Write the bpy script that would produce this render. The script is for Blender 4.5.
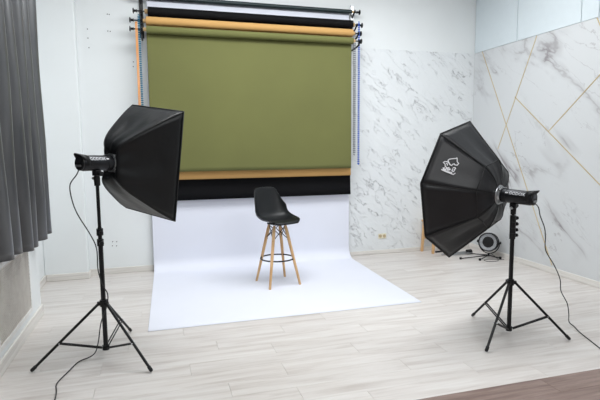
import bpy, bmesh, math, random
from mathutils import Vector, Matrix, noise
random.seed(7)
PI = math.pi
scn = bpy.context.scene
C = scn.collection
for o in list(bpy.data.objects): bpy.data.objects.remove(o)

# ------------------------------------------------------------ camera, world, lights, exposure
cd = bpy.data.cameras.new('camera'); cam = bpy.data.objects.new('camera', cd); C.objects.link(cam)
cd.sensor_width = 36; cd.lens = 490.588 * 36 / 600
R = Matrix(((0.95991136, -0.28016956, -0.00867172), (-0.03845009, -0.10096641, -0.99414656), (0.27765405, 0.954626, -0.10769135)))
rot = Matrix((R[0], -Vector(R[1]), -Vector(R[2]))).transposed()
cam.matrix_world = Matrix.Translation((0, 0, 1.61)) @ rot.to_4x4()
scn.camera = cam
w = bpy.data.worlds.new('world'); scn.world = w; w.use_nodes = True
w.node_tree.nodes['Background'].inputs[0].default_value = (0.85, 0.93, 1.0, 1)
w.node_tree.nodes['Background'].inputs[1].default_value = 0.6
scn.view_settings.view_transform = 'Standard'; scn.view_settings.look = 'None'
scn.view_settings.gamma = 1; scn.view_settings.use_curve_mapping = False
scn.view_settings.exposure = 0.27

def area(name, loc, target, sx, sy, power, color=(1, 1, 1)):
    d = bpy.data.lights.new(name, 'AREA'); d.shape = 'RECTANGLE'; d.size = sx; d.size_y = sy
    d.energy = power; d.color = color
    o = bpy.data.objects.new(name, d); C.objects.link(o); o.location = loc
    o.rotation_euler = (Vector(target) - Vector(loc)).to_track_quat('-Z', 'Y').to_euler()
    return o
area('ceiling_lamp', (0.7, 4.5, 4.05), (0.7, 4.5, 0), 1.9, 1.4, 76, (0.97, 0.99, 1.0))
area('ceiling_lamp', (2.75, 4.5, 4.05), (2.75, 4.5, 0), 1.9, 1.4, 62, (0.97, 0.99, 1.0))
area('ceiling_lamp', (2.1, 0.2, 4.05), (1.4, 1.4, 0), 3.4, 1.4, 92, (0.97, 0.99, 1.0))
area('window_daylight', (1.6, -2.85, 2.1), (1.9, 5.0, 1.2), 4.5, 2.4, 12, (0.93, 0.97, 1.0))

# ------------------------------------------------------------ materials
def new_mat(name):
    m = bpy.data.materials.new(name); m.use_nodes = True
    nt = m.node_tree; b = nt.nodes['Principled BSDF']
    return m, nt, b
def node(nt, t, **kw):
    n = nt.nodes.new(t)
    for k, v in kw.items(): setattr(n, k, v)
    return n
def srgb(r, g, b):
    f = lambda c: (c / 255 / 12.92) if c / 255 <= 0.04045 else ((c / 255 + 0.055) / 1.055) ** 2.4
    return (f(r), f(g), f(b), 1)
def ramp(nt, stops):
    n = node(nt, 'ShaderNodeValToRGB'); e = n.color_ramp.elements
    while len(e) < len(stops): e.new(0.5)
    for el, (p, c) in zip(e, stops): el.position = p; el.color = c
    return n
def coords(nt, scale=(1, 1, 1), rot=(0, 0, 0), kind='Object'):
    tc = node(nt, 'ShaderNodeTexCoord'); mp = node(nt, 'ShaderNodeMapping')
    mp.inputs['Scale'].default_value = scale; mp.inputs['Rotation'].default_value = rot
    nt.links.new(tc.outputs[kind], mp.inputs[0]); return mp
def mat(name, col, rough=0.5, metal=0.0, var=0.06, nscale=12, bump=0.0, bscale=60, bdist=0.002, sheen=0.0, coat=0.0, spec=0.5):
    """plain material with a little procedural colour variation and optional fine relief"""
    m, nt, b = new_mat(name); c = srgb(*col)
    mp = coords(nt)
    n = node(nt, 'ShaderNodeTexNoise'); n.inputs['Scale'].default_value = nscale; n.inputs['Detail'].default_value = 3
    nt.links.new(mp.outputs[0], n.inputs['Vector'])
    lo = tuple(x * (1 - var) for x in c[:3]) + (1,); hi = tuple(min(1, x * (1 + var)) for x in c[:3]) + (1,)
    r = ramp(nt, [(0.3, lo), (0.7, hi)]); nt.links.new(n.outputs['Fac'], r.inputs[0])
    nt.links.new(r.outputs[0], b.inputs['Base Color'])
    b.inputs['Roughness'].default_value = rough; b.inputs['Metallic'].default_value = metal
    b.inputs['Sheen Weight'].default_value = sheen; b.inputs['Coat Weight'].default_value = coat
    b.inputs['Specular IOR Level'].default_value = spec
    if bump:
        n2 = node(nt, 'ShaderNodeTexNoise'); n2.inputs['Scale'].default_value = bscale
        nt.links.new(mp.outputs[0], n2.inputs['Vector'])
        bp = node(nt, 'ShaderNodeBump'); bp.inputs['Strength'].default_value = bump; bp.inputs['Distance'].default_value = bdist
        nt.links.new(n2.outputs['Fac'], bp.inputs['Height']); nt.links.new(bp.outputs[0], b.inputs['Normal'])
    return m
def wood(name, c1, c2, c3, axis_scale, rough=0.45, per_object=True, bump=0.15, tint=0.05):
    """board grain running along local x"""
    m, nt, b = new_mat(name)
    mp = coords(nt, axis_scale)
    oi = node(nt, 'ShaderNodeObjectInfo')
    mul = node(nt, 'ShaderNodeMath', operation='MULTIPLY'); mul.inputs[1].default_value = 97.0
    nt.links.new(oi.outputs['Random'], mul.inputs[0])
    n = node(nt, 'ShaderNodeTexNoise', noise_dimensions='4D'); n.inputs['Scale'].default_value = 1.0
    n.inputs['Detail'].default_value = 6; n.inputs['Roughness'].default_value = 0.62; n.inputs['Distortion'].default_value = 0.6
    nt.links.new(mp.outputs[0], n.inputs['Vector']); nt.links.new(mul.outputs[0], n.inputs['W'])
    r = ramp(nt, [(0.32, srgb(*c1)), (0.5, srgb(*c2)), (0.68, srgb(*c3))])
    nt.links.new(n.outputs['Fac'], r.inputs[0])
    hsv = node(nt, 'ShaderNodeHueSaturation')
    ma = node(nt, 'ShaderNodeMapRange'); ma.inputs['To Min'].default_value = 1 - tint; ma.inputs['To Max'].default_value = 1 + tint
    nt.links.new(oi.outputs['Random'], ma.inputs[0]); nt.links.new(ma.outputs[0], hsv.inputs['Value'])
    nt.links.new(r.outputs[0], hsv.inputs['Color']); nt.links.new(hsv.outputs[0], b.inputs['Base Color'])
    b.inputs['Roughness'].default_value = rough
    bp = node(nt, 'ShaderNodeBump'); bp.inputs['Strength'].default_value = bump; bp.inputs['Distance'].default_value = 0.001
    nt.links.new(n.outputs['Fac'], bp.inputs['Height']); nt.links.new(bp.outputs[0], b.inputs['Normal'])
    return m

M = {}
M['rear'] = mat('grey_wall_paint', (150, 150, 150), 0.7, var=0.02)
M['wall'] = mat('white_wall_paint', (229, 233, 234), 0.6, var=0.015, nscale=1.5, bump=0.05, bscale=150)
M['panel'] = mat('white_gloss_panel', (212, 222, 227), 0.25, var=0.01)
M['ceiling'] = mat('ceiling_paint', (240, 240, 240), 0.8, var=0.01)
M['base'] = wood('baseboard_oak', (205, 202, 198), (222, 219, 214), (232, 230, 226), (1.5, 1.5, 30), tint=0.0)
M['plank'] = wood('white_oak_plank', (188, 181, 176), (207, 202, 198), (217, 214, 211), (1.3, 16, 1), rough=0.38, tint=0.025)
M['brown'] = wood('brown_oak_plank', (104, 84, 77), (130, 110, 102), (148, 129, 121), (2.0, 26, 1), rough=0.4, tint=0.04)
M['sub'] = mat('floor_underlay', (168, 162, 156), 0.9)
M['brass'] = mat('brass_strip', (204, 184, 138), 0.35, metal=0.4, var=0.05)
M['gplaster'] = mat('grille_backing', (200, 186, 170), 0.9)
M['grille'] = mat('beige_grille', (250, 244, 236), 0.6)
M['frame'] = mat('white_frame', (228, 228, 226), 0.5)
M['black_plastic'] = mat('black_plastic', (14, 15, 17), 0.45, var=0.1, spec=0.35)
M['seat'] = mat('black_shell_plastic', (13, 16, 19), 0.42, var=0.04, spec=0.4, bump=0.04, bscale=400, bdist=0.0005)
M['black_metal'] = mat('black_painted_metal', (12, 12, 15), 0.4, var=0.08, spec=0.35)
M['grey_body'] = mat('strobe_shell', (34, 35, 39), 0.3, metal=0.6, var=0.1)
M['chrome'] = mat('brushed_steel', (178, 180, 182), 0.28, metal=0.9)
M['steel_black'] = mat('dark_steel', (60, 62, 66), 0.35, metal=0.8)
M['white_print'] = mat('white_print', (232, 232, 236), 0.6, var=0.02)
M['grey_print'] = mat('grey_print', (176, 178, 182), 0.5, var=0.02)
M['fabric'] = mat('black_nylon', (9, 12, 15), 0.42, var=0.12, nscale=6, bump=0.6, bscale=12, bdist=0.006, spec=0.4)
M['fabric2'] = mat('charcoal_nylon', (26, 26, 29), 0.45, var=0.12, nscale=6, bump=0.3, bscale=20, bdist=0.006, spec=0.4)
M['piping'] = mat('black_piping', (16, 16, 18), 0.6)
M['diffuser'] = mat('white_diffuser', (238, 238, 238), 0.8)
M['white_paper'] = mat('white_backdrop_paper', (224, 227, 238), 0.6, var=0.01, nscale=2)
M['green_paper'] = mat('olive_backdrop_paper', (104, 106, 58), 0.8, var=0.05, nscale=1.5, bump=0.06, bscale=40)
M['tan_paper'] = mat('tan_backdrop_paper', (198, 156, 98), 0.85, spec=0.25, var=0.03, nscale=2)
M['black_paper'] = mat('black_backdrop_paper', (7, 7, 10), 0.7, var=0.05, spec=0.15)
M['dark_tube'] = mat('dark_roller_tube', (34, 48, 50), 0.35, metal=0.3)
M['core'] = mat('cardboard_core', (196, 164, 118), 0.8)
M['orange'] = mat('orange_cord', (236, 158, 70), 0.5)
M['teal'] = mat('teal_bead', (32, 108, 140), 0.4)
M['blue'] = mat('blue_bead', (30, 84, 186), 0.4)
M['grey_bead'] = mat('grey_bead', (112, 116, 122), 0.4)
M['cable'] = mat('black_rubber_cable', (26, 25, 26), 0.5)
M['cream'] = mat('cream_plastic', (226, 220, 198), 0.4)
M['tan'] = mat('tan_plastic', (190, 172, 138), 0.5)
M['dark_hole'] = mat('dark_plug', (50, 50, 54), 0.8)
M['glass'] = mat('lamp_reflector', (190, 192, 196), 0.18, metal=0.9)

def beech():
    m, nt, b = new_mat('beech_wood'); mp = coords(nt, (40, 40, 4))
    n = node(nt, 'ShaderNodeTexNoise'); n.inputs['Scale'].default_value = 1; n.inputs['Detail'].default_value = 4
    nt.links.new(mp.outputs[0], n.inputs['Vector'])
    r = ramp(nt, [(0.3, srgb(196, 152, 104)), (0.7, srgb(222, 184, 138))]); nt.links.new(n.outputs['Fac'], r.inputs[0])
    nt.links.new(r.outputs[0], b.inputs['Base Color']); b.inputs['Roughness'].default_value = 0.45
    return m
M['beech'] = beech()

def marble_slab():
    """polished white marble: broad grey clouds and thin diagonal veins; wall lies in the y-z plane"""
    m, nt, b = new_mat('veined_white_marble')
    tc = node(nt, 'ShaderNodeTexCoord')
    mp = node(nt, 'ShaderNodeMapping'); mp.inputs['Rotation'].default_value = (math.radians(-128), 0, 0)
    nt.links.new(tc.outputs['Object'], mp.inputs[0])
    sc = node(nt, 'ShaderNodeMapping'); sc.inputs['Scale'].default_value = (1, 1.25, 0.40); sc.inputs['Location'].default_value = (0.3, 3.35, 1.7)
    nt.links.new(mp.outputs[0], sc.inputs[0])
    def vein(scale, detail, dist, width, strength, seed):
        n = node(nt, 'ShaderNodeTexNoise', noise_dimensions='4D'); n.inputs['W'].default_value = seed
        n.inputs['Scale'].default_value = scale; n.inputs['Detail'].default_value = detail; n.inputs['Distortion'].default_value = dist
        n.inputs['Roughness'].default_value = 0.55
        nt.links.new(sc.outputs[0], n.inputs['Vector'])
        s = node(nt, 'ShaderNodeMath', operation='SUBTRACT'); s.inputs[1].default_value = 0.5; nt.links.new(n.outputs['Fac'], s.inputs[0])
        a = node(nt, 'ShaderNodeMath', operation='ABSOLUTE'); nt.links.new(s.outputs[0], a.inputs[0])
        r = node(nt, 'ShaderNodeMapRange', interpolation_type='SMOOTHSTEP'); r.inputs['From Max'].default_value = width
        r.inputs['To Min'].default_value = strength; r.inputs['To Max'].default_value = 0
        nt.links.new(a.outputs[0], r.inputs[0]); return r
    v1 = vein(1.1, 5, 0.5, 0.014, 0.6, 3.1); v2 = vein(2.0, 6, 0.7, 0.008, 0.45, 8.4); v3 = vein(1.1, 4, 0.5, 0.055, 0.42, 3.1)
    mask = node(nt, 'ShaderNodeTexNoise'); mask.inputs['Scale'].default_value = 1.3; nt.links.new(tc.outputs['Object'], mask.inputs['Vector'])
    mr = node(nt, 'ShaderNodeMapRange'); mr.inputs['From Min'].default_value = 0.40; mr.inputs['From Max'].default_value = 0.62
    nt.links.new(mask.outputs['Fac'], mr.inputs[0])
    ad = node(nt, 'ShaderNodeMath', operation='MAXIMUM'); nt.links.new(v1.outputs[0], ad.inputs[0]); nt.links.new(v2.outputs[0], ad.inputs[1])
    ad2 = node(nt, 'ShaderNodeMath', operation='ADD', use_clamp=True); nt.links.new(ad.outputs[0], ad2.inputs[0]); nt.links.new(v3.outputs[0], ad2.inputs[1])
    mm = node(nt, 'ShaderNodeMath', operation='MULTIPLY'); nt.links.new(ad2.outputs[0], mm.inputs[0]); nt.links.new(mr.outputs[0], mm.inputs[1])
    mx = node(nt, 'ShaderNodeMix', data_type='RGBA'); mx.inputs['A'].default_value = srgb(208, 211, 213); mx.inputs['B'].default_value = srgb(146, 142, 145)
    nt.links.new(mm.outputs[0], mx.inputs['Factor']); nt.links.new(mx.outputs['Result'], b.inputs['Base Color'])
    b.inputs['Roughness'].default_value = 0.3
    return m
M['marble'] = marble_slab()

def relief_plaster():
    """cracked slate-like white plaster, wall lies in the x-z plane, cracks run down to the right"""
    m, nt, b = new_mat('relief_white_plaster')
    tc = node(nt, 'ShaderNodeTexCoord')
    mp = node(nt, 'ShaderNodeMapping'); mp.inputs['Rotation'].default_value = (0, math.radians(-42), 0)
    nt.links.new(tc.outputs['Object'], mp.inputs[0])
    sc = node(nt, 'ShaderNodeMapping'); sc.inputs['Scale'].default_value = (0.8, 1, 2.4)
    nt.links.new(mp.outputs[0], sc.inputs[0])
    n = node(nt, 'ShaderNodeTexNoise'); n.inputs['Scale'].default_value = 3.4; n.inputs['Detail'].default_value = 8; n.inputs['Roughness'].default_value = 0.6
    n.inputs['Distortion'].default_value = 0.5
    nt.links.new(sc.outputs[0], n.inputs['Vector'])
    s = node(nt, 'ShaderNodeMath', operation='SUBTRACT'); s.inputs[1].default_value = 0.5; nt.links.new(n.outputs['Fac'], s.inputs[0])
    a = node(nt, 'ShaderNodeMath', operation='ABSOLUTE'); nt.links.new(s.outputs[0], a.inputs[0])
    r = node(nt, 'ShaderNodeMapRange', interpolation_type='SMOOTHSTEP'); r.inputs['From Max'].default_value = 0.010
    r.inputs['To Min'].default_value = 1; r.inputs['To Max'].default_value = 0; nt.links.new(a.outputs[0], r.inputs[0])
    n2 = node(nt, 'ShaderNodeTexNoise'); n2.inputs['Scale'].default_value = 4.0; n2.inputs['Detail'].default_value = 2
    nt.links.new(sc.outputs[0], n2.inputs['Vector'])
    mr = node(nt, 'ShaderNodeMapRange'); mr.inputs['From Min'].default_value = 0.44; mr.inputs['From Max'].default_value = 0.62
    nt.links.new(n2.outputs['Fac'], mr.inputs[0])
    mm = node(nt, 'ShaderNodeMath', operation='MULTIPLY'); nt.links.new(r.outputs[0], mm.inputs[0]); nt.links.new(mr.outputs[0], mm.inputs[1])
    mx = node(nt, 'ShaderNodeMix', data_type='RGBA'); mx.inputs['A'].default_value = srgb(226, 230, 232); mx.inputs['B'].default_value = srgb(186, 187, 191)
    nt.links.new(mm.outputs[0], mx.inputs['Factor']); nt.links.new(mx.outputs['Result'], b.inputs['Base Color'])
    b.inputs['Roughness'].default_value = 0.4
    su = node(nt, 'ShaderNodeMath', operation='SUBTRACT'); nt.links.new(n.outputs['Fac'], su.inputs[0]); nt.links.new(mm.outputs[0], su.inputs[1])
    bp = node(nt, 'ShaderNodeBump'); bp.inputs['Strength'].default_value = 0.6; bp.inputs['Distance'].default_value = 0.03
    nt.links.new(su.outputs[0], bp.inputs['Height']); nt.links.new(bp.outputs[0], b.inputs['Normal'])
    return m
M['plaster'] = relief_plaster()

def curtain_mat():
    m, nt, b = new_mat('grey_satin_curtain'); mp = coords(nt, (1, 1, 1))
    n = node(nt, 'ShaderNodeTexNoise'); n.inputs['Scale'].default_value = 3; nt.links.new(mp.outputs[0], n.inputs['Vector'])
    r = ramp(nt, [(0.3, srgb(66, 68, 71)), (0.7, srgb(78, 79, 81))]); nt.links.new(n.outputs['Fac'], r.inputs[0])
    nt.links.new(r.outputs[0], b.inputs['Base Color']); b.inputs['Roughness'].default_value = 0.30; b.inputs['Specular IOR Level'].default_value = 0.8
    return m
M['curtain'] = curtain_mat()

# ------------------------------------------------------------ mesh helpers
def obj(name, bm, m, parent=None, smooth=False, bevel=0, loc=None, auto=None):
    me = bpy.data.meshes.new(name)
    bmesh.ops.recalc_face_normals(bm, faces=bm.faces[:])
    bm.to_mesh(me); bm.free()
    me.materials.append(m)
    if smooth:
        for p in me.polygons: p.use_smooth = True
        if auto is not None: me.set_sharp_from_angle(angle=math.radians(auto))
    o = bpy.data.objects.new(name, me); C.objects.link(o)
    if loc is not None: o.location = loc
    if parent: o.parent = parent
    if bevel:
        md = o.modifiers.new('bevel', 'BEVEL'); md.width = bevel; md.segments = 2; md.limit_method = 'ANGLE'
    return o
def thing(name, label, cat, loc=(0, 0, 0), group=None):
    o = bpy.data.objects.new(name, None); C.objects.link(o); o.location = loc; o.empty_display_size = 0.1
    o['label'] = label; o['category'] = cat
    if group: o['group'] = group
    return o
def tag(o, label, cat, group=None):
    o['label'] = label; o['category'] = cat
    if group: o['group'] = group
    return o
def struct(name, bm, m, parent=None, **kw):
    o = obj(name, bm, m, parent, **kw)
    if parent is None: o['kind'] = 'structure'
    return o
def box(x0, x1, y0, y1, z0, z1, bm=None):
    bm = bm or bmesh.new()
    v = [bm.verts.new((x, y, z)) for x in (x0, x1) for y in (y0, y1) for z in (z0, z1)]
    for f in ((0, 1, 3, 2), (4, 6, 7, 5), (0, 4, 5, 1), (2, 3, 7, 6), (0, 2, 6, 4), (1, 5, 7, 3)): bm.faces.new([v[i] for i in f])
    return bm
def frame_of(d):
    d = Vector(d).normalized(); u = d.orthogonal().normalized(); return u, d.cross(u).normalized()
def cyl(p0, p1, r0, r1=None, n=20, bm=None, caps=True):
    bm = bm or bmesh.new(); r1 = r0 if r1 is None else r1
    p0, p1 = Vector(p0), Vector(p1); u, v = frame_of(p1 - p0)
    A = [bm.verts.new(p0 + (u * math.cos(t) + v * math.sin(t)) * r0) for t in (2 * PI * i / n for i in range(n))]
    B = [bm.verts.new(p1 + (u * math.cos(t) + v * math.sin(t)) * r1) for t in (2 * PI * i / n for i in range(n))]
    for i in range(n): bm.faces.new((A[i], A[(i + 1) % n], B[(i + 1) % n], B[i]))
    if caps: bm.faces.new(A[::-1]); bm.faces.new(B)
    return bm
def lathe(p0, d, prof, n=28, bm=None):
    """prof: (distance along d, radius)"""
    bm = bm or bmesh.new(); p0 = Vector(p0); d = Vector(d).normalized(); u, v = frame_of(d); rings = []
    for t, r in prof:
        rings.append([bm.verts.new(p0 + d * t + (u * math.cos(a) + v * math.sin(a)) * max(r, 1e-4)) for a in (2 * PI * i / n for i in range(n))])
    for a, b in zip(rings, rings[1:]):
        for i in range(n): bm.faces.new((a[i], a[(i + 1) % n], b[(i + 1) % n], b[i]))
    bm.faces.new(rings[0][::-1]); bm.faces.new(rings[-1]); return bm
def catmull(pts, k=6):
    P = [Vector(p) for p in pts]; P = [P[0] * 2 - P[1]] + P + [P[-1] * 2 - P[-2]]; out = []
    for i in range(1, len(P) - 2):
        a, b, c, d = P[i - 1:i + 3]
        for j in range(k):
            t = j / k
            out.append(0.5 * ((2 * b) + (c - a) * t + (2 * a - 5 * b + 4 * c - d) * t * t + (3 * b - a - 3 * c + d) * t ** 3))
    out.append(P[-2]); return out
def tube(path, r, n=8, bm=None, closed=False):
    bm = bm or bmesh.new(); path = [Vector(p) for p in path]; rings = []; up = None; N = len(path)
    for i, p in enumerate(path):
        d = (path[(i + 1) % N] - path[i - 1]) if closed else (path[min(i + 1, N - 1)] - path[max(i - 1, 0)])
        d.normalize()
        if up is None: up = d.orthogonal().normalized()
        up = (up - d * up.dot(d)).normalized(); s = d.cross(up)
        rings.append([bm.verts.new(p + (up * math.cos(a) + s * math.sin(a)) * r) for a in (2 * PI * j / n for j in range(n))])
    pairs = list(zip(rings, rings[1:]))
    for a, b in pairs:
        for j in range(n): bm.faces.new((a[j], a[(j + 1) % n], b[(j + 1) % n], b[j]))
    if closed:
        a, b = rings[-1], rings[0]
        best = min(range(n), key=lambda k: (b[k].co - a[0].co).length)
        for j in range(n): bm.faces.new((a[j], a[(j + 1) % n], b[(j + 1 + best) % n], b[(j + best) % n]))
    else:
        bm.faces.new(rings[0][::-1]); bm.faces.new(rings[-1])
    return bm
def rbox(c, ax, ay, az, hx, hy, hz, bm=None):
    """box with given centre, axes and half sizes"""
    bm = bm or bmesh.new(); c, ax, ay, az = map(Vector, (c, ax, ay, az))
    v = [bm.verts.new(c + ax * hx * i + ay * hy * j + az * hz * k) for i in (-1, 1) for j in (-1, 1) for k in (-1, 1)]
    for f in ((0, 1, 3, 2), (4, 6, 7, 5), (0, 4, 5, 1), (2, 3, 7, 6), (0, 2, 6, 4), (1, 5, 7, 3)): bm.faces.new([v[i] for i in f])
    return bm

# ------------------------------------------------------------ room shell
XL, XR, YB, H = -1.135, 4.73, 6.65, 4.2
YEDGE = 2.652                                   # where the brown boards begin
floor = struct('floor', box(-1.75, 5.2, -3.2, 7.0, -0.10, -0.012), M['sub'])
def plank_mesh(L, wd, m):
    bm = box(0.0006, L - 0.0006, 0.0004, wd - 0.0004, -0.012, 0)
    top = [e for e in bm.edges if all(v.co.z > -0.001 for v in e.verts)]
    bmesh.ops.bevel(bm, geom=top, offset=0.0008, segments=1, affect='EDGES')
    bmesh.ops.recalc_face_normals(bm, faces=bm.faces[:])
    me = bpy.data.meshes.new('plank'); bm.to_mesh(me); bm.free(); me.materials.append(m); return me
pcache = {}
def plank(x0, x1, y, wd, m, parent):
    k = (round(x1 - x0, 3), wd, m.name)
    if k not in pcache: pcache[k] = plank_mesh(x1 - x0, wd, m)
    o = bpy.data.objects.new('plank', pcache[k]); C.objects.link(o); o.location = (x0, y, 0); o.parent = parent
PW, PL = 0.1935, 1.295
offs = {0: 1.28, 1: .848, 2: .415, 3: .840, 4: .179, 5: .848, 6: .42, 7: 1.02, 8: .17, 9: .75, 10: .33, 11: 1.1, 12: .6, 13: .05, 14: .9,
        15: .47, 16: 1.2, 17: .25, 18: .7, 19: 1.05, 20: .4}
for r in range(21):
    y = YEDGE + r * PW; x = offs[r] - PL * 3; xa, xb = (-1.40, 4.74)
    while x < xb:
        a, b = max(x, xa), min(x + PL, xb)
        if b - a > 0.03: plank(a, b, y, PW, M['plank'], floor)
        x += PL
for r in range(8):
    y = YEDGE - (r + 1) * PW; x = -1.40 - (r * 0.53) % PL; xa, xb = (-1.40, 4.74)
    while x < xb:
        a, b = max(x, xa), min(x + PL, xb)
        if b - a > 0.03: plank(a, b, y, PW, M['brown'], floor)
        x += PL
bm = box(-1.40, 4.74, -3.0, YEDGE - 8 * PW, -0.012, 0); o = obj('brown_floor_area', bm, M['brown'], floor)

struct('ceiling', box(-1.75, 5.2, -3.2, 7.0, H, H + 0.1), M['ceiling'])
struct('wall_left', box(XL - 0.25, XL, -3.0, 5.175, 0, H), M['wall'])
struct('wall_left_recess', box(-1.60, -1.362, 5.175, 6.8, 0, H), M['wall'])
wb = struct('wall_back', box(-1.362, XR + 0.25, YB, YB + 0.2, 0, H), M['wall'])
struct('wall_back_pilaster', box(-1.362, -0.868, 6.49, YB, 0, H), M['wall'], bevel=0.012)
wr = struct('wall_right', box(XR + 0.02, XR + 0.25, -3.0, YB, 0, H), M['wall'])
struct('wall_rear', box(-1.75, 5.2, -3.2, -3.0, 0, H), M['rear'])
# white panels above the marble, with open joints
edges = [YB - 0.005, 5.725, 4.675, 4.435, 3.4, 2.35, 1.3, 0.25, -0.8, -3.0]
for a, b in zip(edges, edges[1:]):
    obj('panel', box(XR + 0.004, XR + 0.019, b + 0.006, a - 0.006, 3.006, H - 0.001), M['panel'], wr, bevel=0.002)
tm = struct('marble_cladding', box(XR, XR + 0.019, -3.0, YB - 0.002, 0, 3.0), M['marble'], wr)
for i, (a, b) in enumerate((((6.45, 2.998), (4.925, 0.10)), ((5.35, 2.998), (6.025, 1.555)), ((5.715, 2.262), (4.18, 1.07)),
                            ((4.20, 2.52), (5.085, 1.775)), ((4.455, 2.998), (4.02, 2.16)))):
    A = Vector((XR, a[0], a[1])); B = Vector((XR, b[0], b[1])); d = (B - A).normalized(); nrm = Vector((1, 0, 0)); s = d.cross(nrm)
    obj('brass_strip', rbox((A + B) / 2, d, s, nrm, (B - A).length / 2, 0.0055, 0.003), M['brass'], wr)
# relief plaster facing on the back wall
obj('relief_plaster', box(2.3, XR, YB - 0.012, YB - 0.0005, 0.0, 3.0), M['plaster'], wb)
# baseboards
def baseboard(name, x0, x1, y0, y1, h):
    bm = box(x0, x1, y0, y1, 0, h); return struct(name, bm, M['base'], bevel=0.006)
baseboard('baseboard_left', XL, XL + 0.018, -3.0, 5.19, 0.108)
baseboard('baseboard_left_return', -1.362, XL + 0.018, 5.175, 5.191, 0.108)
baseboard('baseboard_recess', -1.362, -1.345, 5.191, 6.49, 0.085)
baseboard('baseboard_back', -0.868, 2.29, YB - 0.016, YB, 0.078)
baseboard('baseboard_pilaster', -1.345, -0.856, 6.474, 6.49, 0.085)
baseboard('baseboard_pilaster_return', -0.868, -0.854, 6.49, YB - 0.016, 0.085)
bb = baseboard('baseboard_back_plaster', 2.31, XR - 0.012, YB - 0.026, YB - 0.012, 0.06)
baseboard('baseboard_right', XR - 0.014, XR, -3.0, YB - 0.026, 0.075)

# wall plugs left from old fittings
for (x, z) in ((-.512, 3.252), (-.490, 3.25), (-.515, 3.05), (-.487, 3.048), (-.747, 3.061), (-.747, 2.954), (-.741, 2.84), (-.232, 2.69), (-.235, 2.632),
               (-.582, .417), (-.533, .414), (-.587, .365), (-.536, .361)):
    obj('screw_hole', cyl((x, YB - 0.002, z), (x, YB + 0.001, z), 0.0065, n=10), M['dark_hole'], wb)

# radiator grille in the left wall
g = thing('radiator_grille', 'beige perforated radiator grille in white frame below the grey curtain', 'grille', (XL, 4.32, 0))
def G_(x0, x1, y0, y1, z0, z1): return box(x0 - XL, x1 - XL, y0 - 4.32, y1 - 4.32, z0, z1)
y0, y1, z0, z1 = 3.86, 4.77, 0.20, 0.745
obj('backing', G_(XL, XL + 0.004, y0, y1, z0, z1), M['gplaster'], g)
bm = bmesh.new(); st = 0.034; x = XL + 0.008
def clipline(s, sgn):
    pts = []
    for yy in (y0, y1):
        zz = z0 + (s + sgn * (yy - y0))
        if z0 - 1e-9 <= zz <= z1 + 1e-9: pts.append((yy, zz))
    for zz in (z0, z1):
        yy = y0 + sgn * (zz - z0 - s)
        if y0 < yy < y1: pts.append((yy, zz))
    return pts[:2] if len(pts) >= 2 else None
k = -60
for k in range(-40, 70):
    for sgn in (1, -1):
        pl = clipline(k * st, sgn)
        if not pl: continue
        A = Vector((0.0075, pl[0][0] - 4.32, pl[0][1])); B = Vector((0.0075, pl[1][0] - 4.32, pl[1][1]))
        if (B - A).length < 0.01: continue
        d = (B - A).normalized(); s = d.cross(Vector((1, 0, 0)))
        rbox((A + B) / 2, d, s, (1, 0, 0), (B - A).length / 2, 0.0078, 0.003, bm)
o = obj('lattice', bm, M['grille'], g); o['kind'] = 'stuff'
for (a, b, c, d) in ((y0 - .045, y0, z0 - .04, z1 + .04), (y1, y1 + .03, z0 - .04, z1 + .04), (y0, y1, z0 - .04, z0), (y0, y1, z1, z1 + .04)):
    obj('frame_bar', G_(XL, XL + 0.013, a, b, c, d), M['frame'], g, bevel=0.003)

# curtain
cu = thing('curtain', 'long grey satin curtain hanging in folds at the left wall', 'curtain', (-1.0, 4.0, 0))
bm = bmesh.new(); NY, NZ = 260, 50; ya, yb, zt, zb = 1.6, 5.215, 4.02, 0.815; rows = []
folds = [1.6 + 0.001]
for j in range(NZ + 1):
    v = j / NZ; z = zt + (zb - zt) * v; row = []
    for i in range(NY + 1):
        u = i / NY; y = ya + (yb - ya) * u
        ph = (yb - y) / 0.27 * 2 * PI + 0.6 * math.sin(y * 3.1 + 1.0) + 0.9 * math.sin(y * 1.3) + 0.5 * v * math.sin(y * 5)
        amp = 0.058 + 0.020 * v
        c = math.cos(ph + PI); sh = (abs(c) ** 0.95) * (1 if c > 0 else -1)
        x = -1.035 + amp * sh + 0.010 * math.sin(ph * 0.5 + 3 * v) + 0.012 * noise.noise(Vector((y * 5, z * 1.2, 0)))
        edge = max(0, (u - 0.985) / 0.015)
        x = x * (1 - edge) + edge * (-1.075)
        y2 = y + 0.022 * math.sin(ph) * (0.6 + 0.4 * v) - (0.10 + 0.11 * (1 - v)) * u
        zz = z + (0.018 * math.sin(y * 4.0 + 0.4) + 0.055 * max(0, min(1, (4.5 - y) / 0.5))) * (v ** 6)
        row.append(bm.verts.new((x + 1.0, y2 - 4.0, zz)))
    rows.append(row)
for a, b in zip(rows, rows[1:]):
    for i in range(NY): bm.faces.new((a[i], a[i + 1], b[i + 1], b[i]))
o = obj('curtain_cloth', bm, M['curtain'], cu, smooth=True)
md = o.modifiers.new('solid', 'SOLIDIFY'); md.thickness = 0.004
obj('curtain_rail', box(-0.06, -0.01, -2.5, 1.3, 4.03, 4.07), M['frame'], cu)

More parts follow.
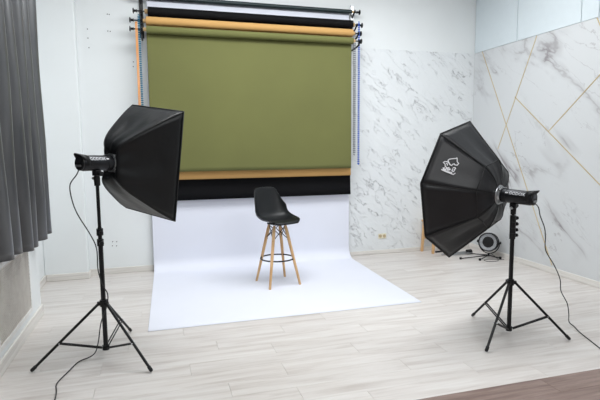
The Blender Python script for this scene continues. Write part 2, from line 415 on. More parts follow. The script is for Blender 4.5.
# ------------------------------------------------------------ backdrop system
def roll_thing(name, label, yc, zc, r, xa, xb, m_roll, sheet_z=None, m_sheet=None, flare=0.0, sheet_x=None, xk=(-0.215, 2.80), zrise=0.0):
    t = thing(name, label, 'backdrop', ((xa + xb) / 2, yc, zc)); L = -(xa + xb) / 2
    X = lambda x: x + L
    bm = lathe((X(xa), 0, 0), (1, 0, 0), [(0, r * 0.5), (0, r), (0.4, r * 1.005), (1.4, r * 0.99), (xb - xa, r), (xb - xa, r * 0.5)], 36)
    obj('paper_roll', bm, m_roll, t, smooth=True, auto=40)
    obj('core_end', cyl((X(xa) - 0.035, 0, 0), (X(xa) + 0.02, 0, 0), r * 0.48), M['core'], t, smooth=True, auto=40)
    obj('core_end', cyl((X(xb) - 0.02, 0, 0), (X(xb) + 0.035, 0, 0), r * 0.48), M['core'], t, smooth=True, auto=40)
    for s, xe, xkn in ((-1, xa, xk[0]), (1, xb, xk[1])):
        x1 = X(xkn); a = X(xe) + s * 0.03
        obj('spindle', cyl((a, 0, 0), (x1, 0, 0), 0.009, n=12), M['steel_black'], t, smooth=True, auto=40)
        obj('drive_wheel', lathe((x1 + s * 0.03, 0, 0), (-s, 0, 0), [(0, 0.022), (0.006, 0.034), (0.012, 0.034), (0.018, 0.016), (0.034, 0.013), (0.05, 0.02)], 20), M['black_plastic'], t, smooth=True, auto=40)
    if m_sheet and sheet_z is not None:
        sx0, sx1 = sheet_x or (xa, xb); bm = bmesh.new(); rows = []; n = 30
        for j in range(n + 1):
            v = j / n; z = -(zc - sheet_z) * v; row = []
            for i in range(13):
                u = (0, .004, .09, .18, .27, .36, .5, .64, .73, .82, .91, .996, 1)[i]; x = X(sx0 + (sx1 - sx0) * u)
                y = r * 1.02 - flare * (max(0, v - 0.8) / 0.2) ** 2 + 0.0025 * noise.noise(Vector((x * 1.3, z * 1.1, zc)))
                row.append(bm.verts.new((x, y, z)))
            rows.append(row)
        for a, b in zip(rows, rows[1:]):
            for i in range(12): bm.faces.new((a[i], a[i + 1], b[i + 1], b[i]))
        s = obj('paper_sheet', bm, m_sheet, t, smooth=True); md = s.modifiers.new('solid', 'SOLIDIFY'); md.thickness = 0.0015
    return t, X
roll_thing('olive_backdrop', 'olive green paper backdrop, lowest and frontmost roll, pulled down halfway', 6.36, 3.030, 0.045, -0.058, 2.612, M['green_paper'], 1.308, M['green_paper'], xk=(-.222, 2.715))
roll_thing('tan_backdrop', 'tan orange paper backdrop roll, its hem showing below the olive sheet', 6.42, 3.145, 0.052, -0.058, 2.630, M['tan_paper'], 1.205, M['tan_paper'], flare=0.018, xk=(-.22, 2.735))
roll_thing('black_backdrop', 'black paper backdrop with its wide hem hanging over the white paper', 6.475, 3.270, 0.058, -0.036, 2.650, M['black_paper'], 0.930, M['black_paper'], flare=0.022, xk=(-.18, 2.775))
# the white one runs down the wall, sweeps round and lies on the floor
t, X = roll_thing('white_backdrop', 'white paper backdrop sweeping from the dark top tube down onto the floor', 6.55, 3.462, 0.028, -0.038, 2.67, M['dark_tube'], xk=(-.19, 2.77))
US = [0, 0.002, 0.01] + [0.01 + 0.98 * i / 16 for i in range(1, 16)] + [0.99, 0.998, 1]
bm = bmesh.new(); rows = []; path = []
ysh = 6.585; Rb = 0.16
for z in [3.462 - 0.12 * i for i in range(1, 28)]:
    if z > Rb + 0.02: path.append((ysh, z))
path.insert(0, (6.58, 3.465))
for k in range(0, 13):
    a = k / 12 * PI / 2; path.append((ysh - Rb + Rb * math.cos(a), Rb + 0.003 - Rb * math.sin(a)))
for k in range(1, 21): path.append((ysh - Rb + (4.387 - (ysh - Rb)) * k / 20, 0.003))
for (y, z) in path:
    f = min(1, max(0, (6.5 - y) / 2.1)); x0 = -0.085 - 0.045 * f; x1 = 2.655 - 0.075 * f
    if z > 2.0: x0 += 0.045 * (z - 2.0) / 1.5; x1 -= 0.01 * (z - 2.0) / 1.5
    rows.append([bm.verts.new((X(x0 + (x1 - x0) * US[i]), y - 6.55, z - 3.462 + (0.001 * abs(noise.noise(Vector((i * .3, y * 2, 0)))) if y < 6.3 else 0))) for i in range(21)])
for a, b in zip(rows, rows[1:]):
    for i in range(20): bm.faces.new((a[i], a[i + 1], b[i + 1], b[i]))
s = obj('paper_sheet', bm, M['white_paper'], t, smooth=True); md = s.modifiers.new('solid', 'SOLIDIFY'); md.thickness = 0.0012; md.offset = 1

def bracket(xc, sgn, label, m_plate, m_hook):
    t = thing('roller_bracket', label, 'bracket', (xc, YB, 3.25), 'roller brackets on the back wall')
    obj('wall_plate', box(-0.024, 0.024, -0.030, 0, -0.27, 0.32), m_plate, t, bevel=0.004)
    for yc, zc in ((6.55, 3.470), (6.475, 3.270), (6.42, 3.145), (6.36, 3.030)):
        y, z = yc - YB, zc - 3.25
        bm = tube(catmull([(0, -0.02, z - 0.075), (0, y + 0.045, z - 0.05), (0, y + 0.012, z - 0.022), (0, y - 0.018, z - 0.020), (0, y - 0.034, z + 0.012)], 5), 0.0115, 8)
        obj('hook', bm, m_hook, t, smooth=True)
    return t
bracket(-0.112, -1, 'black multi-hook roller bracket at the left end of the backdrops', M['black_metal'], M['black_metal'])
bracket(2.712, 1, 'steel roller bracket with black hooks at the right end of the backdrops', M['chrome'], M['black_metal'])

def chain(name, label, x, y, ztop, zbot, m, gap, bead=True, group=None):
    t = thing(name, label, 'chain', (x, y, ztop), group)
    for s in (-1, 1):
        bm = bmesh.new(); n = int((ztop - zbot) / 0.026)
        if bead:
            cyl((s * gap / 2, 0, 0), (s * gap / 2, 0, zbot - ztop), 0.0022, n=5, bm=bm)
            for i in range(n):
                bmesh.ops.create_icosphere(bm, subdivisions=1, radius=0.0105, matrix=Matrix.Translation((s * gap / 2, 0, -0.02 - i * 0.026)))
        else: cyl((s * gap / 2, 0, 0), (s * gap / 2, 0, zbot - ztop), 0.0055, n=6, bm=bm)
        obj('strand', bm, m, t, smooth=True)
    obj('bottom_loop', tube([(gap / 2 * math.cos(a), 0, zbot - ztop - gap / 2 * math.sin(a)) for a in (PI * i / 8 for i in range(9))], 0.005, 6), m, t, smooth=True)
    obj('top_loop', tube([(gap / 2 * math.cos(a), 0, gap / 2 * math.sin(a)) for a in (PI * i / 8 for i in range(9))], 0.006, 6), m, t, smooth=True)
chain('pull_cord', 'orange pull cord hanging left of the olive backdrop', -0.170, 6.34, 3.10, 1.35, M['orange'], 0.014, False)
chain('bead_chain', 'teal bead chain beside the orange cord, left of the backdrops', -0.140, 6.40, 3.20, 1.45, M['teal'], 0.012)
chain('bead_chain', 'blue bead chain hanging furthest right of the backdrops', 2.720, 6.40, 3.29, 1.365, M['blue'], 0.013)
chain('bead_chain', 'grey bead chain between the olive sheet and the blue chain', 2.672, 6.44, 3.16, 1.50, M['grey_bead'], 0.020)

# ------------------------------------------------------------ bar stool
bs = thing('bar_stool', 'black moulded shell bar stool on four wooden legs, standing on white paper', 'stool', (1.333, 5.555, 0))
fa = math.radians(-64); F = Vector((math.cos(fa), math.sin(fa), 0)); S = Vector((-F.y, F.x, 0))     # facing and side axes
prof = [  # forward, height, half width, edge rise, edge forward
    (0.228, 0.728, 0.150, 0.000, -0.030), (0.222, 0.748, 0.176, 0.004, -0.022), (0.195, 0.762, 0.200, 0.010, -0.012), (0.150, 0.762, 0.218, 0.020, -0.004), (0.08, 0.752, 0.230, 0.040, 0.0),
    (0.0, 0.742, 0.236, 0.066, 0.0), (-0.08, 0.742, 0.238, 0.092, 0.012), (-0.135, 0.762, 0.238, 0.108, 0.040), (-0.170, 0.800, 0.236, 0.100, 0.070), (-0.190, 0.850, 0.230, 0.078, 0.085),
    (-0.205, 0.910, 0.214, 0.046, 0.074), (-0.220, 0.975, 0.200, 0.020, 0.060), (-0.232, 1.035, 0.186, 0.004, 0.048), (-0.240, 1.082, 0.172, -0.004, 0.038), (-0.245, 1.115, 0.158, -0.010, 0.030), (-0.248, 1.134, 0.138, -0.014, 0.02)]
bm = bmesh.new(); rows = []; NU = 14
for f, z, hw, er, ef in prof:
    row = []
    for i in range(NU + 1):
        u = -1 + 2 * i / NU; a = abs(u); e = a ** 2.4
        p = F * (f + ef * e) + S * (hw * math.sin(u * PI / 2 * 0.92) / math.sin(PI / 2 * 0.92)) + Vector((0, 0, z + er * e))
        row.append(bm.verts.new(p))
    rows.append(row)
for a, b in zip(rows, rows[1:]):
    for i in range(NU): bm.faces.new((a[i], a[i + 1], b[i + 1], b[i]))
sh = obj('seat_shell', bm, M['seat'], bs, smooth=True)
md = sh.modifiers.new('solid', 'SOLIDIFY'); md.thickness = 0.010; md.offset = 0
md = sh.modifiers.new('sub', 'SUBSURF'); md.levels = 1; md.render_levels = 2
feet = [(1.178, 5.303), (1.565, 5.405), (1.480, 5.795), (1.106, 5.718)]
c0 = Vector((1.333, 5.555, 0)); legs = []
for fx, fy in feet:
    f = Vector((fx, fy, 0)) - c0; top = Vector((f.x * 0.36, f.y * 0.36, 0.705)); legs.append((f, top)); d = (top - f)
    bm = lathe(f, d, [(0, 0.0125), (0.004, 0.014), (d.length * 0.6, 0.0185), (d.length * 0.93, 0.0195), (d.length, 0.014)], 16)
    lg = obj('leg', bm, M['beech'], bs, smooth=True, auto=40)
    obj('foot_cap', cyl(f, f + d.normalized() * 0.006, 0.0125, n=16), M['black_plastic'], lg)
bm = tube([(0.197 * math.cos(a) - 0.003, 0.197 * math.sin(a), 0.305) for a in (2 * PI * i / 48 for i in range(48))], 0.0085, 8, closed=True)
obj('foot_ring', bm, M['black_metal'], bs, smooth=True)
for i in range(4):
    a, b = legs[i], legs[(i + 1) % 4]
    P_ = lambda L, z: L[0] + (L[1] - L[0]) * (z / 0.705)
    bm = cyl(P_(a, 0.535), P_(b, 0.70) * 0.98 + Vector((0, 0, 0.01)), 0.0048, n=8)
    cyl(P_(b, 0.535), P_(a, 0.70) * 0.98 + Vector((0, 0, 0.01)), 0.0048, n=8, bm=bm)
    obj('wire_brace', bm, M['black_metal'], bs, smooth=True)
    obj('bolt', cyl(P_(a, 0.535) - P_(a, 0.535).xy.to_3d().normalized() * 0.02, P_(a, 0.535) + P_(a, 0.535).xy.to_3d().normalized() * 0.019, 0.006, n=10), M['black_metal'], bs)
obj('seat_mount', rbox((0, 0, 0.718), F, S, (0, 0, 1), 0.085, 0.085, 0.010), M['black_metal'], bs, bevel=0.004)

# ------------------------------------------------------------ light stands
def light_stand(label, pos, hub_z, low_z, feet, top_z, split_z, clamps, kd):
    px, py = pos; t = thing('light_stand', label, 'stand', (px, py, 0))
    L = lambda x, y, z: Vector((x - px, y - py, z)); Z = Vector((0, 0, 1))
    obj('lower_column', cyl((0, 0, low_z - 0.02), (0, 0, split_z[0]), 0.0175), M['black_metal'], t, smooth=True, auto=40)
    obj('middle_column', cyl((0, 0, split_z[0]), (0, 0, split_z[1]), 0.0148), M['black_metal'], t, smooth=True, auto=40)
    obj('upper_column', cyl((0, 0, split_z[1]), (0, 0, top_z), 0.0125), M['black_metal'], t, smooth=True, auto=40)
    hb = obj('leg_hub', lathe((0, 0, hub_z - 0.025), Z, [(0, 0.020), (0, 0.027), (0.03, 0.030), (0.05, 0.027), (0.05, 0.020)], 20), M['black_plastic'], t, smooth=True, auto=40)
    lb = obj('brace_hub', lathe((0, 0, low_z - 0.02), Z, [(0, 0.020), (0, 0.026), (0.035, 0.026), (0.035, 0.020)], 20), M['black_plastic'], t, smooth=True, auto=40)
    for fx, fy in feet:
        f = L(fx, fy, 0.012); d = Vector((f.x, f.y, 0)).normalized(); h = Vector((d.x * 0.034, d.y * 0.034, hub_z)); s = Z.cross(d)
        ax = (f - h).normalized(); up = s.cross(ax)
        lg = obj('leg', tube([h, h + ax * 0.01, f - ax * 0.03, f - ax * 0.012], 0.0105, 10), M['black_metal'], t, smooth=True)
        obj('rubber_foot', lathe(f - ax * 0.045, ax, [(0, 0.0115), (0.002, 0.0135), (0.036, 0.0135), (0.044, 0.009)], 12), M['black_plastic'], lg, smooth=True, auto=40)
        obj('pivot', rbox(h, d, s, Z, 0.012, 0.014, 0.014), M['black_plastic'], lg, bevel=0.003)
        m = h + (f - h) * 0.60; lo = Vector((d.x * 0.028, d.y * 0.028, low_z))
        bm = bmesh.new(); a2 = (m - lo).normalized(); u2 = s.cross(a2)
        for q in (-1, 1): rbox((m + lo) / 2 + s * 0.010 * q, a2, s, u2, (m - lo).length / 2, 0.0022, 0.006, bm)
        br = obj('brace', bm, M['black_metal'], t)
        obj('rivet', cyl(m - s * 0.017, m + s * 0.017, 0.005, n=10), M['chrome'], br)
    for z in clamps:
        c = obj('clamp', lathe((0, 0, z - 0.026), Z, [(0, 0.016), (0, 0.024), (0.052, 0.024), (0.052, 0.016)], 20), M['black_plastic'], t, smooth=True, auto=40)
        k = Vector(kd).normalized()
        obj('clamp_knob', lathe(k * 0.018 + Z * z, k, [(0, 0.007), (0.02, 0.007), (0.022, 0.015), (0.038, 0.015), (0.040, 0.008)], 12), M['black_plastic'], c, smooth=True, auto=40)
        obj('clamp_ring', cyl((0, 0, z + 0.020), (0, 0, z + 0.024), 0.0247), M['steel_black'], c, smooth=True, auto=40)
    return t
CL, CR = (-0.431, 3.930), (2.817, 3.370)
light_stand('black tripod light stand at the left, by the curtain', CL, 0.435, 0.085, [(-.931, 3.808), (-.090, 3.546), (-.274, 4.429)], 1.405, (0.93, 1.02), (0.905, 0.985), (0.3, -1, 0))
light_stand('black tripod light stand at the right, before the marble wall', CR, 0.465, 0.065, [(2.801, 3.853), (2.408, 3.124), (3.214, 3.119)], 1.10, (0.87, 0.96), (0.86, 0.905, 0.955, 1.005), (1, 0.25, 0))

# ------------------------------------------------------------ studio strobes
Z3 = Vector((0, 0, 1))
def strobe(label, ring, n, pole_xy, pole_top, printing):
    """ring: centre of front flange, n: unit direction of the light"""
    t = thing('studio_strobe', label, 'light', (pole_xy[0], pole_xy[1], pole_top)); o = Vector((pole_xy[0], pole_xy[1], pole_top))
    n = Vector(n).normalized(); r0 = Vector(ring) - o; b = -n; s = n.cross(Z3).normalized(); u = s.cross(n).normalized()   # s: right of light, u: up
    bd = obj('body', lathe(r0 + b * 0.03, b, [(0, 0.050), (0, 0.062), (0.04, 0.062), (0.045, 0.058), (0.235, 0.058), (0.245, 0.054), (0.25, 0.045)], 36), M['grey_body'], t, smooth=True, auto=35)
    obj('mount_ring', lathe(r0 - b * 0.012, b, [(0, 0.060), (0, 0.080), (0.016, 0.083), (0.020, 0.080), (0.022, 0.072), (0.042, 0.069), (0.044, 0.055)], 40), M['chrome'], t, smooth=True, auto=30)
    for k in range(4):
        a = PI / 4 + k * PI / 2; dd = s * math.cos(a) + u * math.sin(a)
        obj('lock_tab', rbox(r0 + b * 0.026 + dd * 0.074, dd, b, dd.cross(b), 0.008, 0.010, 0.012), M['chrome'], t, bevel=0.002)
    rp = obj('rear_panel', lathe(r0 + b * 0.278, b, [(0, 0.045), (0, 0.053), (0.012, 0.053), (0.016, 0.048)], 36), M['black_plastic'], t, smooth=True, auto=35)
    obj('display', rbox(r0 + b * 0.2945 + u * 0.018, s, u, b, 0.024, 0.012, 0.001), M['steel_black'], rp)
    for q in (-1, 0, 1): obj('dial', cyl(r0 + b * 0.292 - u * 0.018 + s * 0.022 * q, r0 + b * 0.304 - u * 0.018 + s * 0.022 * q, 0.008, n=14), M['chrome'], rp, smooth=True, auto=40)
    # flared hood over the rear panel
    bm = bmesh.new(); A = []; B = []
    for i in range(19):
        a = PI * (-0.12 + 1.24 * i / 18); dd = s * math.cos(a) + u * math.sin(a); k = max(0, math.sin(a))
        A.append(bm.verts.new(r0 + b * 0.235 + dd * 0.0595)); B.append(bm.verts.new(r0 + b * (0.262 + 0.060 * k ** 2) + dd * (0.060 + 0.014 * k ** 4)))
    for i in range(18): bm.faces.new((A[i], A[i + 1], B[i + 1], B[i]))
    hd = obj('rear_hood', bm, M['black_plastic'], t, smooth=True); md = hd.modifiers.new('s', 'SOLIDIFY'); md.thickness = 0.004
    # vents and printing on both flanks
    for sd in (-1, 1):
        for k in range(5):
            c = r0 + b * (0.205 + k * 0.010) + s * sd * 0.0575
            obj('vent', rbox(c, b, u, s, 0.0022, 0.018, 0.0016), M['black_plastic'], t)
    if printing:
        for sd in (-1, 1):
            def onbody(tt, aa, lift=0.0592): return r0 + b * tt + (s * sd * math.cos(aa) + u * math.sin(aa)) * lift
            segs = printing
            cu_ = bpy.data.curves.new('lettering', 'FONT'); cu_.body = 'GODOX'; cu_.size = 0.034; cu_.offset = 0.0008
            to = bpy.data.objects.new('lettering', cu_); C.objects.link(to); bpy.context.view_layer.update()
            me = bpy.data.meshes.new_from_object(to.evaluated_get(bpy.context.evaluated_depsgraph_get())); bpy.data.objects.remove(to)
            w_ = max(v.co.x for v in me.vertices)
            for v in me.vertices: v.co = onbody((0.235 - v.co.x) if sd > 0 else (0.235 - w_ + v.co.x), 0.38 + v.co.y / 0.058)
            me.materials.append(M['grey_print']); lo_ = bpy.data.objects.new('lettering', me); C.objects.link(lo_); lo_.parent = t
            bm = bmesh.new()
            for (ta, tb, aa, ab) in segs:
                if sd < 0: pass
                q = 4
                for i in range(q):
                    a0_, a1_ = aa + (ab - aa) * i / q, aa + (ab - aa) * (i + 1) / q
                    bm.faces.new([bm.verts.new(onbody(*p)) for p in ((ta, a0_), (tb, a0_), (tb, a1_), (ta, a1_))])
            lb = obj('printed_mark', bm, M['white_print'], t); md = lb.modifiers.new('s', 'SOLIDIFY'); md.thickness = 0.0006
    # stand bracket below
    mc = Vector((0, 0, 0)); hgt = (r0 + b * 0.14).z
    obj('tilt_bracket', rbox((0, 0, hgt - 0.074), n, s, Z3, 0.026, 0.022, 0.020), M['black_metal'], t, bevel=0.005)
    obj('stand_socket', lathe((0, 0, -0.045), Z3, [(0, 0.014), (0, 0.021), (0.05, 0.023), (hgt - 0.05, 0.020), (hgt - 0.05, 0.014)], 18), M['black_metal'], t, smooth=True, auto=40)
    kb = obj('tilt_knob', lathe(s * 0.02 + Z3 * (hgt - 0.078), s, [(0, 0.008), (0.018, 0.008), (0.020, 0.018), (0.036, 0.018), (0.038, 0.010)], 14), M['black_plastic'], t, smooth=True, auto=40)
    obj('umbrella_knob', lathe(-s * 0.02 + Z3 * 0.01, -s, [(0, 0.006), (0.012, 0.006), (0.014, 0.012), (0.024, 0.012)], 12), M['chrome'], t, smooth=True, auto=40)
    return t
nL = Vector((0.728, 0.685, -0.019)); cL = Vector((-0.026, 4.3287, 1.493)); aL = Vector((0.677, -0.723, -0.136)); bL = Vector((0.107, -0.086, 0.991))
nR = Vector((-0.431, 0.901, 0.055)); cR = Vector((2.6031, 3.8177, 1.2152))
ringL = cL - nL * 0.410; ringR = cR - nR * 0.372
strobe('black studio strobe on the left stand, behind the rectangular softbox', ringL, nL, CL, 1.38, [(0.060, 0.095, 0.48, 0.62)])
strobe('black studio strobe on the right stand, behind the octagonal softbox', ringR, nR, CR, 1.085, [(0.060, 0.095, 0.48, 0.62)])

# ------------------------------------------------------------ softboxes
def softbox(name, label, c, n, pts, prof, fab, nseg, rimr=0.005, extra=None, wr=0.006):
    """pts: rim corners round the face centre c; prof: (fraction of radius, distance behind face)"""
    t = thing(name, label, 'softbox', tuple(c)); pts = [Vector(p) - c for p in pts]; N = len(pts)
    def S(i, u, k, d): return (pts[i] * (1 - u) + pts[(i + 1) % N] * u) * k - n * d
    pr = [(a.x, a.y) for a in catmull([(k, d, 0) for k, d in prof], 3)] if extra is None else extra(prof)
    for i in range(N):
        bm = bmesh.new(); rows = []
        for j, (k, d) in enumerate(pr):
            row = []
            for q in range(nseg + 1):
                u = q / nseg; p = S(i, u, k, d); ten = math.sin(PI * u) * min(1, (1 - k) * 4 + 0.15) * min(1, k * 3)
                out = (pts[i] + pts[(i + 1) % N]).normalized()
                wv = noise.noise(p * 5.5 + Vector((i * 7, 0, 0))) * 1.5 + noise.noise(Vector((u * 4, k * 1.2, i * 5.0))) * 1.6
                p = p + out * (wr * wv - 0.010) * ten * min(1, (1 - k) * 6) - n * 0.004 * wv * ten
                row.append(bm.verts.new(p))
            rows.append(row)
        for a, b in zip(rows, rows[1:]):
            for q in range(nseg): bm.faces.new((a[q], a[q + 1], b[q + 1], b[q]))
        o = obj('side_panel', bm, fab, t, smooth=True); md = o.modifiers.new('s', 'SOLIDIFY'); md.thickness = 0.002
        # seam along the rib and rim piping
        obj('seam', tube([pts[i] * k - n * d for k, d in pr], 0.0035, 6), M['piping'], t, smooth=True)
        obj('rim_piping', tube([pts[i], (pts[i] + pts[(i + 1) % N]) / 2, pts[(i + 1) % N]], rimr, 6), M['piping'], t, smooth=True)
    bm = bmesh.new(); vs = [bm.verts.new(p * 0.94 - n * 0.006) for p in pts]; vi = [bm.verts.new(p * 0.94 - n * 0.009) for p in pts]
    bm.faces.new(vs); bm.faces.new(vi[::-1])
    for i in range(N): bm.faces.new((vs[i], vi[i], vi[(i + 1) % N], vs[(i + 1) % N]))
    obj('front_diffuser', bm, M['diffuser'], t)
    k0, d0 = prof[-1]
    obj('speed_ring', lathe(-n * (d0 + 0.002), n, [(0, 0.062), (0, 0.088), (0.012, 0.088), (0.012, 0.062)], 36), M['steel_black'], t, smooth=True, auto=30)
    return t, pts
ptsL = [cL - aL * .3 + bL * .45, cL + aL * .3 + bL * .45, cL + aL * .3 - bL * .45, cL - aL * .3 - bL * .45]
softbox('rectangular_softbox', 'black rectangular softbox on the left stand, pointing at the stool', cL, nL, ptsL,
        [(1, 0), (.86, .11), (.69, .225), (.51, .34), (.36, .412), (.25, .435), (.19, .428), (.14, .412)], M['fabric'], 16, wr=0.010)
th0 = 1.4256; aR = Vector((math.cos(-0.4465), -math.sin(-0.4465), 0)); bR = aR.cross(nR)
a2 = aR * math.cos(th0) + bR * math.sin(th0); b2 = bR * math.cos(th0) - aR * math.sin(th0)
ptsR = [cR + 0.6163 * (a2 * math.cos(k * PI / 4) + b2 * math.sin(k * PI / 4)) for k in range(8)]
def octprof(prof):
    out = [(1 - (1 - .483) * j / 8, .318 * j / 8) for j in range(9)]
    return out + [(.41, .345), (.33, .362), (.25, .372), (.18, .374), (.12, .372)]
t, pr_ = softbox('octagonal_softbox', 'black octagonal softbox with a white drawn emblem, on the right stand', cR, nR, ptsR,
                 [(1, 0), (.483, .318), (.12, .372)], M['fabric2'], 8, extra=octprof, wr=0.004)
# the band sewn round where the panels change slope
for i in range(8):
    A = pr_[i] * .485 - nR * .319; B = pr_[(i + 1) % 8] * .485 - nR * .319
    obj('cross_seam', tube([A, (A + B) / 2 - (pr_[i] + pr_[(i + 1) % 8]).normalized() * .008, B], 0.0035, 6), M['piping'], t, smooth=True)
ST = [[(0.399, 0.838), (0.364, 0.831), (0.324, 0.808), (0.283, 0.779), (0.25, 0.765), (0.334, 0.75), (0.351, 0.732), (0.41, 0.739), (0.426, 0.761), (0.409, 0.771), (0.435, 0.782), (0.471, 0.788), (0.472, 0.803), (0.441, 0.818), (0.418, 0.831), (0.399, 0.838)], [(0.483, 0.873), (0.451, 0.864), (0.433, 0.84), (0.446, 0.817), (0.467, 0.808)], [(0.484, 0.867), (0.501, 0.851), (0.545, 0.842), (0.56, 0.819), (0.536, 0.803)], [(0.47, 0.841), (0.479, 0.829), (0.509, 0.827)], [(0.577, 0.842), (0.592, 0.856), (0.608, 0.85), (0.602, 0.834), (0.621, 0.835), (0.627, 0.852)], [(0.616, 0.825), (0.576, 0.826), (0.57, 0.814), (0.611, 0.81)], [(0.608, 0.8), (0.564, 0.803), (0.561, 0.787), (0.586, 0.789), (0.589, 0.8)], [(0.506, 0.766), (0.484, 0.749), (0.508, 0.741), (0.539, 0.752)], [(0.533, 0.766), (0.588, 0.767), (0.592, 0.75), (0.552, 0.745)], [(0.637, 0.865), (0.649, 0.831), (0.653, 0.794), (0.661, 0.743)], [(0.621, 0.853), (0.634, 0.811), (0.629, 0.761)], [(0.614, 0.73), (0.665, 0.742)]]
bm = bmesh.new(); oN = ((pr_[1] + pr_[2]).normalized() * 0.5 - nR * 0.85).normalized()
e1 = pr_[1] * .7; e2 = pr_[2] * .7
def LP(u, k):
    d = .318 * (1 - k) / .517; return (pr_[1] * (1 - u) + pr_[2] * u) * k - nR * d + oN * 0.002
for s in ST:
    P2 = [LP(u, k) for u, k in s]
    for A, B in zip(P2, P2[1:]):
        d = (B - A).normalized(); sd = d.cross(oN).normalized(); rbox((A + B) / 2, d, sd, oN, (B - A).length / 2 + 0.002, 0.0040, 0.0012, bm)
obj('printed_emblem', bm, M['white_print'], t)

# ------------------------------------------------------------ cables
pL = [(-.540, 3.842, 1.462), (-.556, 3.842, 1.425), (-.605, 3.85, 1.351), (-.598, 3.85, 1.242), (-.564, 3.85, 1.131), (-.491, 3.87, .979), (-.456, 3.895, .864),
      (-.455, 3.905, .70), (-.425, 3.895, .58), (-.396, 3.90, .51), (-.405, 3.892, .42), (-.447, 3.85, .31), (-.475, 3.87, .16), (-.505, 3.92, .06), (-.55, 3.95, .012), (-.626, 3.893, .005),
      (-.675, 3.73, .005), (-.717, 3.568, .005), (-.700, 3.45, .005), (-.688, 3.334, .005), (-.66, 2.9, .005), (-.70, 2.3, .005), (-.62, 1.7, .005)]
tag(obj('power_cable', tube(catmull(pL, 6), 0.0042, 8), M['cable'], smooth=True), 'black power cable from the left strobe down onto the floor', 'cable')
pR = [(2.893, 3.212, 1.142), (2.905, 3.19, 1.112), (2.933, 3.2, 1.045), (3.0, 3.22, .94), (3.022, 3.23, .86), (3.05, 3.25, .745), (3.19, 3.3, .599), (3.299, 3.34, .458), (3.356, 3.38, .335),
      (3.470, 3.42, .201), (3.515, 3.44, .09), (3.536, 3.453, .012), (3.50, 3.36, .005), (3.434, 3.233, .005), (3.37, 3.07, .005), (3.31, 2.92, .005), (3.18, 2.6, .005), (3.1, 2.1, .005)]
tag(obj('power_cable', tube(catmull(pR, 6), 0.0042, 8), M['cable'], smooth=True), 'black power cable trailing from the right strobe along the marble wall', 'cable')

# ------------------------------------------------------------ wall socket
ws = thing('wall_socket', 'cream double wall socket low on the plaster wall', 'socket', (3.21, YB - 0.012, 0.268))
obj('face_plate', box(-0.066, 0.066, -0.010, 0, -0.038, 0.038), M['cream'], ws, bevel=0.004)
for s in (-1, 1):
    i = obj('socket_insert', lathe((s * 0.032, -0.011, 0), (0, 1, 0), [(0, 0.024), (0.001, 0.026), (0.004, 0.026)], 20), M['tan'], ws)
    for q in (-1, 1): obj('socket_hole', cyl((s * 0.032 + q * 0.009, -0.0122, 0), (s * 0.032 + q * 0.009, -0.009, 0), 0.003, n=8), M['dark_hole'], i)

# ------------------------------------------------------------ wooden stool behind the octagonal softbox
wsx, wsy = 4.05, 6.50
wt = thing('wooden_stool', 'pale wooden stool by the plaster wall, mostly hidden behind the octagonal softbox', 'stool', (wsx, wsy, 0))
for (fx, fy, sx, sy) in ((3.855, 6.585, 1, -1), (3.925, 6.385, 1, 1), (4.215, 6.40, -1, 1), (4.24, 6.585, -1, -1)):
    f = Vector((fx - wsx, fy - wsy, 0)); tp = Vector((f.x + 0.028 * sx, f.y + 0.01 * sy, 0.46)); s = Vector((1, 0, 0)); d = (tp - f).normalized()
    bm = bmesh.new(); A = [bm.verts.new(f + Vector((i * .017, j * .017, 0))) for i, j in ((-1, -1), (1, -1), (1, 1), (-1, 1))]
    B = [bm.verts.new(tp + Vector((i * .019, j * .019, 0))) for i, j in ((-1, -1), (1, -1), (1, 1), (-1, 1))]
    for i in range(4): bm.faces.new((A[i], A[(i + 1) % 4], B[(i + 1) % 4], B[i]))
    bm.faces.new(A[::-1]); bm.faces.new(B); obj('leg', bm, M['beech'], wt, bevel=0.004)
obj('seat', box(-0.20, 0.19, -0.13, 0.11, 0.46, 0.49), M['beech'], wt, bevel=0.008)
obj('stretcher', box(-0.17, 0.17, 0.06, 0.085, 0.20, 0.23), M['beech'], wt, bevel=0.003)

# ------------------------------------------------------------ small studio spotlight on a low floor stand, by the marble wall
fl = thing('floor_spotlight', 'small round black studio lamp on a low folding stand near the marble wall', 'lamp', (4.50, 5.88, 0))
ax = Vector((-0.72, -0.62, 0.12)).normalized(); c = Vector((0.02, 0, 0.235)); sx = ax.cross(Z3).normalized(); ux = sx.cross(ax)
obj('lamp_housing', lathe(c - ax * 0.15, ax, [(0, 0.05), (0.01, 0.085), (0.06, 0.105), (0.17, 0.125), (0.21, 0.135), (0.225, 0.135), (0.225, 0.125), (0.17, 0.112)], 36), M['grey_body'], fl, smooth=True, auto=35)
obj('reflector', lathe(c + ax * 0.02, ax, [(0, 0.03), (0.005, 0.06), (0.025, 0.10), (0.045, 0.118)], 32), M['glass'], fl, smooth=True, auto=35)
obj('lamp_cap', lathe(c + ax * 0.03, ax, [(0, 0.06), (0.03, 0.082), (0.045, 0.07), (0.052, 0.02)], 24), M['black_plastic'], fl, smooth=True, auto=35)
for k in range(3): obj('cooling_fin', lathe(c - ax * (0.115 - 0.035 * k), ax, [(0, 0.10), (0, 0.115 + .008 * k), (0.006, 0.115 + .008 * k), (0.006, 0.10)], 32), M['steel_black'], fl, smooth=True, auto=30)
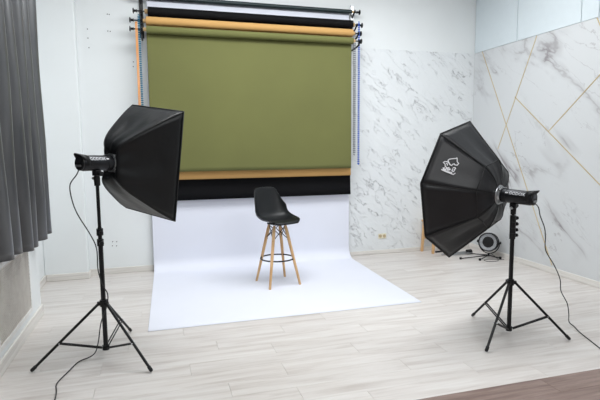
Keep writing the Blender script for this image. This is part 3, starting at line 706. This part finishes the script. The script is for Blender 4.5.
bm = tube([c + sx * 0.145 * math.cos(a) - Z3 * 0.165 * math.sin(a) for a in (PI * i / 14 for i in range(15))], 0.007, 8); obj('yoke', bm, M['black_metal'], fl, smooth=True)
for s in (-1, 1): obj('yoke_knob', lathe(c + sx * s * 0.128, sx * s, [(0, 0.01), (0.02, 0.01), (0.022, 0.02), (0.036, 0.02)], 14), M['black_plastic'], fl, smooth=True, auto=40)
obj('column', cyl(c - Z3 * 0.165, (0.02, 0, 0.03), 0.012), M['black_metal'], fl, smooth=True, auto=40)
for e in ((-0.42, 0.06), (0.12, -0.10), (-0.13, 0.36), (-0.21, -0.09)):
    d = Vector((e[0], e[1], 0)); lg = obj('leg', tube([(0.02, 0, 0.045), (0.02 + d.x * .5, d.y * .5, 0.025), (0.02 + d.x, d.y, 0.012)], 0.007, 8), M['black_metal'], fl, smooth=True)
    obj('rubber_foot', cyl((0.02 + d.x, d.y, 0), (0.02 + d.x, d.y, 0.03), 0.017, n=14), M['black_plastic'], lg, smooth=True, auto=40)
cp = catmull([(4.56, 5.90, 0.07), (4.60, 5.80, 0.012), (4.55, 5.70, 0.005), (4.44, 5.66, 0.005), (4.36, 5.70, 0.005), (4.37, 5.78, 0.005), (4.46, 5.79, 0.005), (4.60, 5.74, 0.005), (4.66, 5.72, 0.005)], 6)
tag(obj('lamp_cord', tube(cp, 0.0035, 6), M['cable'], smooth=True), 'thin black cord looped on the floor under the small floor lamp', 'cable')
# folded metal stand lying on the floor under the octagonal softbox
fs = thing('folded_stand', 'folded light stand with pale metal tubes lying on floor beside the small lamp', 'stand', (4.18, 6.2, 0))
obj('tube', cyl((-0.22, 0.0, 0.028), (0.28, 0.02, 0.028), 0.014), M['chrome'], fs, smooth=True, auto=40)
obj('tube', cyl((-0.16, -0.05, 0.022), (0.26, -0.035, 0.022), 0.012), M['chrome'], fs, smooth=True, auto=40)
obj('tube', cyl((-0.30, 0.04, 0.060), (0.10, 0.05, 0.060), 0.014), M['black_metal'], fs, smooth=True, auto=40)
obj('collar', cyl((0.20, -0.01, 0.036), (0.27, -0.006, 0.036), 0.036), M['black_plastic'], fs, smooth=True, auto=40)
